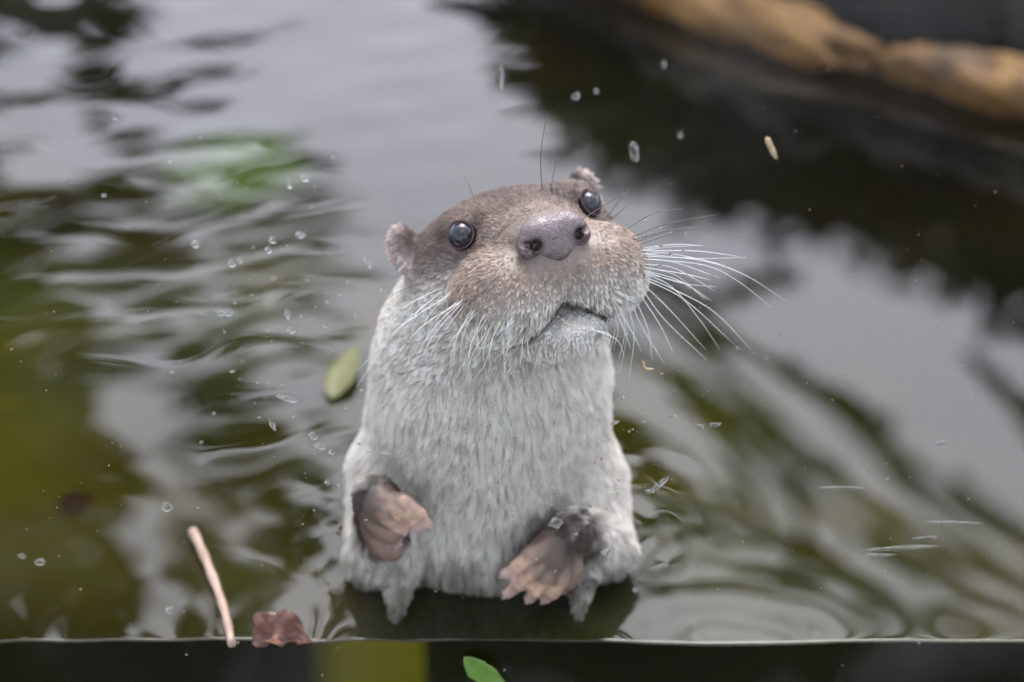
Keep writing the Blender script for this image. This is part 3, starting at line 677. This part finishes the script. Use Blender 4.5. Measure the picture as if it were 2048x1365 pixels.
    for p, bd in RW:
        whisker(p, .00025, False, r.uniform(-.006, .010), bd)
        if r.random() < .6: whisker([(p[0][0] - 4, p[0][1] + 5)] + [(x + r.uniform(-30, 14), y + r.uniform(-6, 22)) for x, y in p[1:]], .00016, False, r.uniform(-.006, .010), 0)
    for p in ([(1246, 462), (1305, 428), (1368, 416)], [(1262, 474), (1340, 446), (1440, 428)], [(1270, 484), (1370, 456), (1490, 470)], [(1268, 480), (1330, 462), (1400, 452)], [(1276, 490), (1340, 470), (1420, 462)],
              [(1215, 432), (1240, 400), (1262, 372)], [(1212, 424), (1228, 398), (1250, 385)], [(1222, 440), (1250, 415), (1275, 405)]):
        whisker(p, .00024, True, .004, 1 if p[0][0] > 1240 else 0)
    for p in ([(885, 528), (820, 540), (775, 562)], [(880, 552), (800, 582), (738, 626)]): whisker(p, .00022, True, .004)
    for k in range(20):                                              # left pad, sweeping down and back
        u = k / 19; s = (886 + 110 * u + r.uniform(-8, 8), 572 + 78 * u + r.uniform(-12, 6)); l = r.uniform(130, 290) * (1 - .55 * u)
        an = R(r.uniform(28, 55) + 38 * u); e = (s[0] - l * math.cos(an), s[1] + l * math.sin(an)); mdd = ((s[0] + e[0]) / 2 - 12, (s[1] + e[1]) / 2 - 10 * (1 - u))
        whisker([s, mdd, e], .00017, False, r.uniform(-.016, -.004), int(r.random() < .35))
    for k in range(22):                                              # chin and lip bristles
        x = 960 + 14 * k + r.uniform(-6, 6); s = (x, np.interp(x, [950, 1060, 1140, 1260], [655, 672, 668, 632])); l = r.uniform(45, 90)
        e = (x + (x - 1100) * .12 + r.uniform(-18, 18), s[1] + l); whisker([s, ((s[0] + e[0]) / 2 + r.uniform(-5, 5), (s[1] + e[1]) / 2), e], .00022, False, -.004, int(r.random() < .15))
    whisker([(1084, 382), (1081, 312), (1088, 262), (1092, 235)], .00026, True, -.004); whisker([(1102, 384), (1112, 318), (1124, 296)], .00018, True, -.002)
    whisker([(950, 408), (938, 370), (922, 345)], .00015, True, .0)
    return o, bvh

def glass_like(name, ior):
    b = Nodes(name); g = b.n('ShaderNodeBsdfGlass', {'Roughness': 0.0, 'IOR': ior, 'Color': (.97, .98, .98, 1)}).outputs[0]
    return b.surf(g)


# ------------------------------------------------------------------ viewing shelter, glass
def box_mesh(name, lo, hi):
    x0, y0, z0 = lo; x1, y1, z1 = hi
    V = [[x0, y0, z0], [x1, y0, z0], [x1, y1, z0], [x0, y1, z0], [x0, y0, z1], [x1, y0, z1], [x1, y1, z1], [x0, y1, z1]]
    return mesh_np(name, V, np.array([[0, 3, 2, 1], [4, 5, 6, 7], [0, 1, 5, 4], [1, 2, 6, 5], [2, 3, 7, 6], [3, 0, 4, 7]]), smooth=False)
def dome(c, rx, rz, h, seed, rot=0., side=-1):
    """an irregular flattened drop on the pane: closed mesh data"""
    r = np.random.default_rng(seed); nu, nv = 18, 5; V = []
    k = r.normal(size=3) * .07; ph = r.random(3) * 6.28
    for j in range(nv + 1):
        a = (math.pi / 2) * j / nv
        for i in range(nu):
            th = 2 * math.pi * i / nu; f = 1 + sum(k[m] * math.cos((m + 2) * th + ph[m]) for m in range(3))
            u, v = rx * f * math.cos(a) * math.cos(th), rz * f * math.cos(a) * math.sin(th)
            V.append([c[0] + u * math.cos(rot) - v * math.sin(rot), c[1] + side * h * math.sin(a), c[2] + u * math.sin(rot) + v * math.cos(rot)])
    n = len(V); V.append([c[0], c[1], c[2]])
    Q = [[j * nu + i, j * nu + (i + 1) % nu, (j + 1) * nu + (i + 1) % nu, (j + 1) * nu + i] for j in range(nv) for i in range(nu)]
    T = [[n, (i + 1) % nu, i] for i in range(nu)]
    return np.array(V), np.array(Q), np.array(T)
def build_glass():
    b = Nodes('pane_glass'); geo = b.n('ShaderNodeNewGeometry')
    fr = b.n('ShaderNodeFresnel', {'IOR': 1.45}).outputs[0]
    front = b.n('ShaderNodeMath', {0: 1.0, 1: geo.outputs['Backfacing']}, operation='SUBTRACT').outputs[0]
    fac = b.n('ShaderNodeMath', {0: fr, 1: front}, operation='MULTIPLY').outputs[0]
    tr = b.n('ShaderNodeBsdfTransparent', {'Color': (.955, .97, .96, 1)}).outputs[0]
    gl = b.n('ShaderNodeBsdfGlossy', {'Roughness': 0.0}).outputs[0]
    film = b.ramp(b.noise(7, 4, b.coords(), .8), [(.5, (0, 0, 0)), (.8, (.03, .03, .03))])
    df = b.n('ShaderNodeBsdfDiffuse', {'Color': (.5, .52, .5, 1)}).outputs[0]
    t2 = b.n('ShaderNodeMixShader', {'Fac': film, 1: tr, 2: df}).outputs[0]
    m = b.surf(b.n('ShaderNodeMixShader', {'Fac': fac, 1: t2, 2: gl}).outputs[0])
    pane = obj('glass_pane', box_mesh('glass_pane', (-2.2, -.006, -.8), (2.2, .0065, 1.4)), m)
    tag(pane, 'clear upright glass viewing pane spotted with water drops and grime', 'glass pane')
    b = Nodes('drop_water'); dg = b.n('ShaderNodeBsdfGlass', {'Roughness': 0.0, 'IOR': 1.33, 'Color': (.95, .97, .96, 1)}).outputs[0]
    wm = b.surf(b.n('ShaderNodeMixShader', {'Fac': .5, 1: dg, 2: b.n('ShaderNodeBsdfTransparent').outputs[0]}).outputs[0])
    S = 1.35 / FPX                                                    # metres per picture pixel at the pane
    big = [(575, 797, 22, 6, -.3), (560, 792, 8, 4, 0), (440, 626, 9, 6, 0), (456, 628, 8, 5, 0), (575, 628, 5, 12, 0), (583, 660, 9, 7, .4), (735, 526, 6, 12, .35), (800, 528, 7, 15, -.2),
           (627, 872, 10, 7, 0), (640, 892, 12, 7, -.2), (663, 905, 7, 5, 0), (655, 964, 6, 5, 0), (334, 1014, 12, 10, 0), (80, 1124, 12, 8, 0), (44, 1112, 8, 6, 0), (339, 1220, 8, 8, 0),
           (1268, 303, 9, 20, .15), (1000, 152, 6, 22, 0), (1345, 832, 8, 5, 0), (1430, 849, 11, 5, 0), (1400, 853, 8, 6, 0), (1882, 886, 13, 6, .25), (1320, 968, 22, 6, .75), (1302, 982, 9, 5, .5), (1224, 989, 13, 6, .2),
           (1212, 1104, 9, 8, 0), (1112, 1046, 13, 12, 0), (990, 940, 13, 6, -.2), (1023, 1012, 8, 5, 0), (976, 1056, 7, 5, 0), (1684, 976, 42, 5, 0), (1905, 1045, 58, 4, -.03), (1806, 1096, 66, 6, .06), (1760, 1110, 30, 4, 0), (1850, 1075, 26, 3, .1),
           (390, 488, 7, 9, .4), (545, 480, 7, 8, 0), (600, 470, 9, 7, 0), (537, 500, 7, 7, 0), (463, 527, 7, 8, .5), (480, 520, 5, 6, 0), (610, 355, 9, 8, 0), (578, 365, 5, 14, 0), (1295, 982, 6, 4, 0), (770, 905, 10, 4, -.1), (1160, 830, 7, 4, .2), (1048, 770, 8, 4, 0),
           (1270, 1180, 6, 5, 0), (1120, 800, 9, 5, .6), (1230, 845, 9, 4, .3), (1210, 880, 10, 4, .1), (1240, 960, 7, 4, 0), (712, 632, 4, 5, 0), (1152, 192, 7, 8, 0), (1192, 182, 5, 6, 0), (1328, 128, 5, 8, 0), (1360, 271, 6, 6, 0), (1030, 745, 9, 5, .2), (905, 800, 10, 4, .4), (860, 915, 9, 4, -.2), (545, 850, 5, 14, .3)]
    for i, (x, y, a, c, rot) in enumerate(big):
        p = at_y(x, y, -.006); V, Q, T = dome(p, a * S, c * S, min(a, c) * S * .45, 100 + i, rot)
        obj('water_drop', mesh_np('water_drop', V, [Q, T]), wm, pane)
    r = np.random.default_rng(9); Vs, Qs, Ts, n = [], [], [], 0
    def add(x, y, a, c, rot, seed):
        nonlocal n
        V, Q, T = dome(at_y(x, y, -.006), a * S, c * S, min(a, c) * S * .5, seed, rot)
        Vs.append(V); Qs.append(Q + n); Ts.append(T + n); n += len(V)
    for i in range(190):
        u = r.random()
        if u < .42: x, y = r.normal(590, 110), r.normal(640, 150)
        elif u < .75: x, y = r.uniform(690, 1330), r.normal(850, 70)
        else: x, y = r.uniform(0, 2048), r.uniform(200, 1250)
        a = 1.0 + 2.6 * r.random() ** 2; add(x, y, a * r.uniform(1, 1.7), a, r.uniform(-.5, .5), 400 + i)
    f = obj('fine_droplets', mesh_np('fine_droplets', np.vstack(Vs), [np.vstack(Qs), np.vstack(Ts)]), wm, pane); f['kind'] = 'stuff'
    Vs, Qs, Ts, n = [], [], [], 0
    for i in range(230):
        a = .8 + 1.5 * r.random() ** 3
        add(r.uniform(0, 2048), r.normal(850, 260), a * r.uniform(1, 2), a, r.uniform(-1.5, 1.5), 800 + i)
    b = Nodes('grime'); c = b.ramp(b.n('ShaderNodeTexWhiteNoise', {'Vector': b.n('ShaderNodeVectorMath', {0: b.coords(), 1: (200, 200, 200)}, operation='MULTIPLY').outputs[0]}).outputs['Value'],
                                   [(.2, (.32, .28, .23)), (.55, (.26, .16, .09)), (.8, (.04, .036, .03))])
    gm = b.surf(b.n('ShaderNodeBsdfPrincipled', {'Base Color': c, 'Roughness': .8}).outputs[0])
    f = obj('grime_specks', mesh_np('grime_specks', np.vstack(Vs), [np.vstack(Qs), np.vstack(Ts)]), gm, pane); f['kind'] = 'stuff'
    # two crumbs of debris stuck to the pane
    st = simple('straw', [(.3, (.20, .15, .08)), (.7, (.36, .29, .18))], 300, .7, .2, .0005)
    for nm, lab, pts, ra in (('straw_bit', 'tiny bent straw stuck to the glass beside the otter throat', [(1286, 722), (1291, 737), (1308, 738)], .0007),
                             ('seed_husk', 'pale dry seed husk stuck to the glass before the dark rock water', [(1533, 275), (1541, 292), (1553, 318)], .0016)):
        c = bez([at_y(x, y, -.006 - ra * .8) for x, y in pts], 10); v, q, t = tube(c, ra * np.array([.4, .8, 1, 1, .9, .9, 1, .9, .7, .3]), 6)
        tag(obj(nm, mesh_np(nm, v, [q, t]), st), lab, 'debris')

# ------------------------------------------------------------------ rocks and floating things
def boulder(c, axes, radii, seed, amp=.10):
    r = np.random.default_rng(seed); nu, nv = 40, 24; V = []
    dirs = r.normal(size=(14, 3)); dirs /= np.linalg.norm(dirs, axis=1)[:, None]; cut = r.uniform(.72, .98, 14)
    for j in range(nv + 1):
        ph = math.pi * j / nv
        for i in range(nu):
            th = 2 * math.pi * i / nu; q = np.array([math.sin(ph) * math.cos(th), math.sin(ph) * math.sin(th), math.cos(ph)])
            t = q @ dirs.T; s = 1.0
            m = t > cut
            if m.any(): s = min(s, (cut[m] / t[m]).min())
            s *= 1 + amp * (math.sin(q[0] * 5 + seed) * math.sin(q[1] * 6 + 2 * seed) + .6 * math.sin(q[2] * 9 + q[0] * 14 + seed) + .4 * math.sin(q[1] * 17 + q[0] * 21))
            V.append(np.array(c) + axes @ (q * s * np.array(radii)))
    Q = [[j * nu + i, (j + 1) * nu + i, (j + 1) * nu + (i + 1) % nu, j * nu + (i + 1) % nu] for j in range(nv) for i in range(nu)]
    return mesh_np('rock', V, np.array(Q))
def build_rocks():
    b = Nodes('ochre_wet_rock'); co = b.coords('Object')
    c1 = b.ramp(b.noise(16, 6, co, .5), [(.3, (.025, .013, .004)), (.5, (.11, .052, .008)), (.72, (.20, .108, .026))])
    m1 = b.surf(b.n('ShaderNodeBsdfPrincipled', {'Base Color': c1, 'Roughness': .6, 'Specular IOR Level': .3, 'Normal': b.bump(b.noise(60, 6, co), .5, .01)}).outputs[0])
    m2 = simple('dark_mossy_rock', [(.3, (.005, .005, .004)), (.55, (.014, .014, .010)), (.75, (.06, .056, .05))], 13, .75, .6, .01, spec=.25)
    def long_rock(a, c, h, wdt, z, seed, mat, lab):
        a, c = at_z(*a), at_z(*c); u = c - a; L = np.linalg.norm(u); u /= L; v = np.array([-u[1], u[0], 0]); ax = np.stack([u, v, [0, 0, 1.]], 1)
        o = obj('rock', boulder((a + c) / 2 + [0, 0, z], ax, (L / 2, wdt, h), seed), mat); tag(o, lab, 'rock', None)
    long_rock((1130, -75), (1775, 165), .030, .034, .010, 3, m1, 'long ochre rock with a rounded tip lying along the water edge')
    long_rock((1730, 140), (2300, 268), .026, .030, .010, 5, m1, 'shorter ochre rock at the water edge past the rounded tip')
    for i, (x, y, h, lab) in enumerate([(1440, -80, .13, 'dark mossy boulder behind the thick end of the long ochre rock'), (1690, 20, .13, 'dark mossy boulder behind the rounded tip of the long ochre rock'),
                                   (1960, 70, .14, 'grey streaked dark boulder behind the shorter ochre rock'), (1230, -210, .16, 'dark boulder set back where the ochre rocks leave the water'), (2250, 110, .16, 'dark boulder at the far end of the shorter ochre rock')]):
        p = at_z(x, y) + [0, .10, .03]
        o = obj('rock', boulder(p, np.eye(3), (.16, .11, h), 20 + i), m2); tag(o, lab, 'rock', None)

def leaf_mesh(name, mid, width, normal, curl=.25, n=14, thick=.0006, crumple=.05):
    """a leaf blade along the midrib points, with a raised midrib, curled edges and real thickness"""
    c = bez(mid, n); t = np.gradient(c, axis=0); t /= np.linalg.norm(t, axis=1)[:, None]; nn = np.array(normal, float); nn /= np.linalg.norm(nn); V = []
    prof = np.sin(np.linspace(0, 1, n) ** .8 * math.pi) * .98 + .02; m = 7
    for layer in (1, -1):
        for i in range(n):
            s = np.cross(t[i], nn); s /= np.linalg.norm(s); k = np.cross(s, t[i])
            for j in range(m):
                u = (j / (m - 1) - .5) * 2; wv = width * prof[i] * (1 + .06 * math.sin(i * 2.1 + j))
                V.append(c[i] + s * u * wv + k * (curl * wv * (u * u) + layer * thick + crumple * wv * (math.sin(i * 1.3 + u * 3) + .6 * math.sin(i * 2.9 - u * 5))))
    Q = []; o2 = n * m
    for i in range(n - 1):
        for j in range(m - 1):
            a, b_, c_, d = i * m + j, i * m + j + 1, (i + 1) * m + j + 1, (i + 1) * m + j
            Q.append([a, b_, c_, d]); Q.append([o2 + d, o2 + c_, o2 + b_, o2 + a])
        Q.append([i * m, (i + 1) * m, o2 + (i + 1) * m, o2 + i * m]); Q.append([i * m + m - 1, o2 + i * m + m - 1, o2 + (i + 1) * m + m - 1, (i + 1) * m + m - 1])
    for j in range(m - 1):
        Q.append([j, o2 + j, o2 + j + 1, j + 1]); e = (n - 1) * m; Q.append([e + j, e + j + 1, o2 + e + j + 1, o2 + e + j])
    return mesh_np(name, V, np.array(Q))
def build_floating():
    m = simple('peeled_stick', [(.3, (.20, .13, .09)), (.6, (.34, .24, .18)), (.8, (.12, .07, .045))], 60, .5, .3, .002)
    c = bez([at_z(386, 1062, .004), at_z(416, 1130, .003), at_z(447, 1215, .003), at_z(464, 1288, .002)], 20)
    v, q, t = tube(c, np.linspace(.0031, .0024, 20) * (1 + .12 * np.sin(np.arange(20) * 1.7)), 8)
    tag(obj('floating_stick', mesh_np('floating_stick', v, [q, t]), m), 'pale peeled stick floating on the green water by the glass', 'stick')
    bm = simple('dead_leaf', [(.3, (.09, .035, .02)), (.6, (.16, .07, .045)), (.8, (.25, .16, .14))], 90, .4, .4, .002)
    o = obj('dead_leaf', leaf_mesh('dead_leaf', [at_z(505, 1288, .006), at_z(560, 1272, .010), at_z(622, 1285, .004)], .010, (0, -.5, 1), 1.3, crumple=.38), bm)
    tag(o, 'curled red brown dead leaf floating against the glass', 'leaf')
    gm = simple('fresh_leaf', [(.3, (.07, .16, .02)), (.7, (.13, .27, .035))], 60, .35, .2, .001, transl=.3)
    o = obj('green_leaf', leaf_mesh('green_leaf', [at_y(928, 1314, -.009), at_y(955, 1338, -.011), at_y(992, 1366, -.010), at_y(1040, 1420, -.0085)], .0065, (0, -1, .1), .12), gm)
    tag(o, 'narrow bright green leaf stuck to the glass below the waterline', 'leaf')
    lm = simple('yellow_leaf', [(.3, (.07, .075, .008)), (.7, (.13, .13, .02))], 50, .5, .2, .001, transl=.3)
    o = obj('yellow_leaf', leaf_mesh('yellow_leaf', [at_z(662, 800, .002), at_z(686, 745, .005), at_z(712, 690, .003)], .010, (0, 0, 1), .2), lm)
    tag(o, 'yellow green leaf floating on the water behind the otter shoulder', 'leaf')

build_setting()
build_trees()
build_rocks()
build_otter()
build_floating()
build_glass()
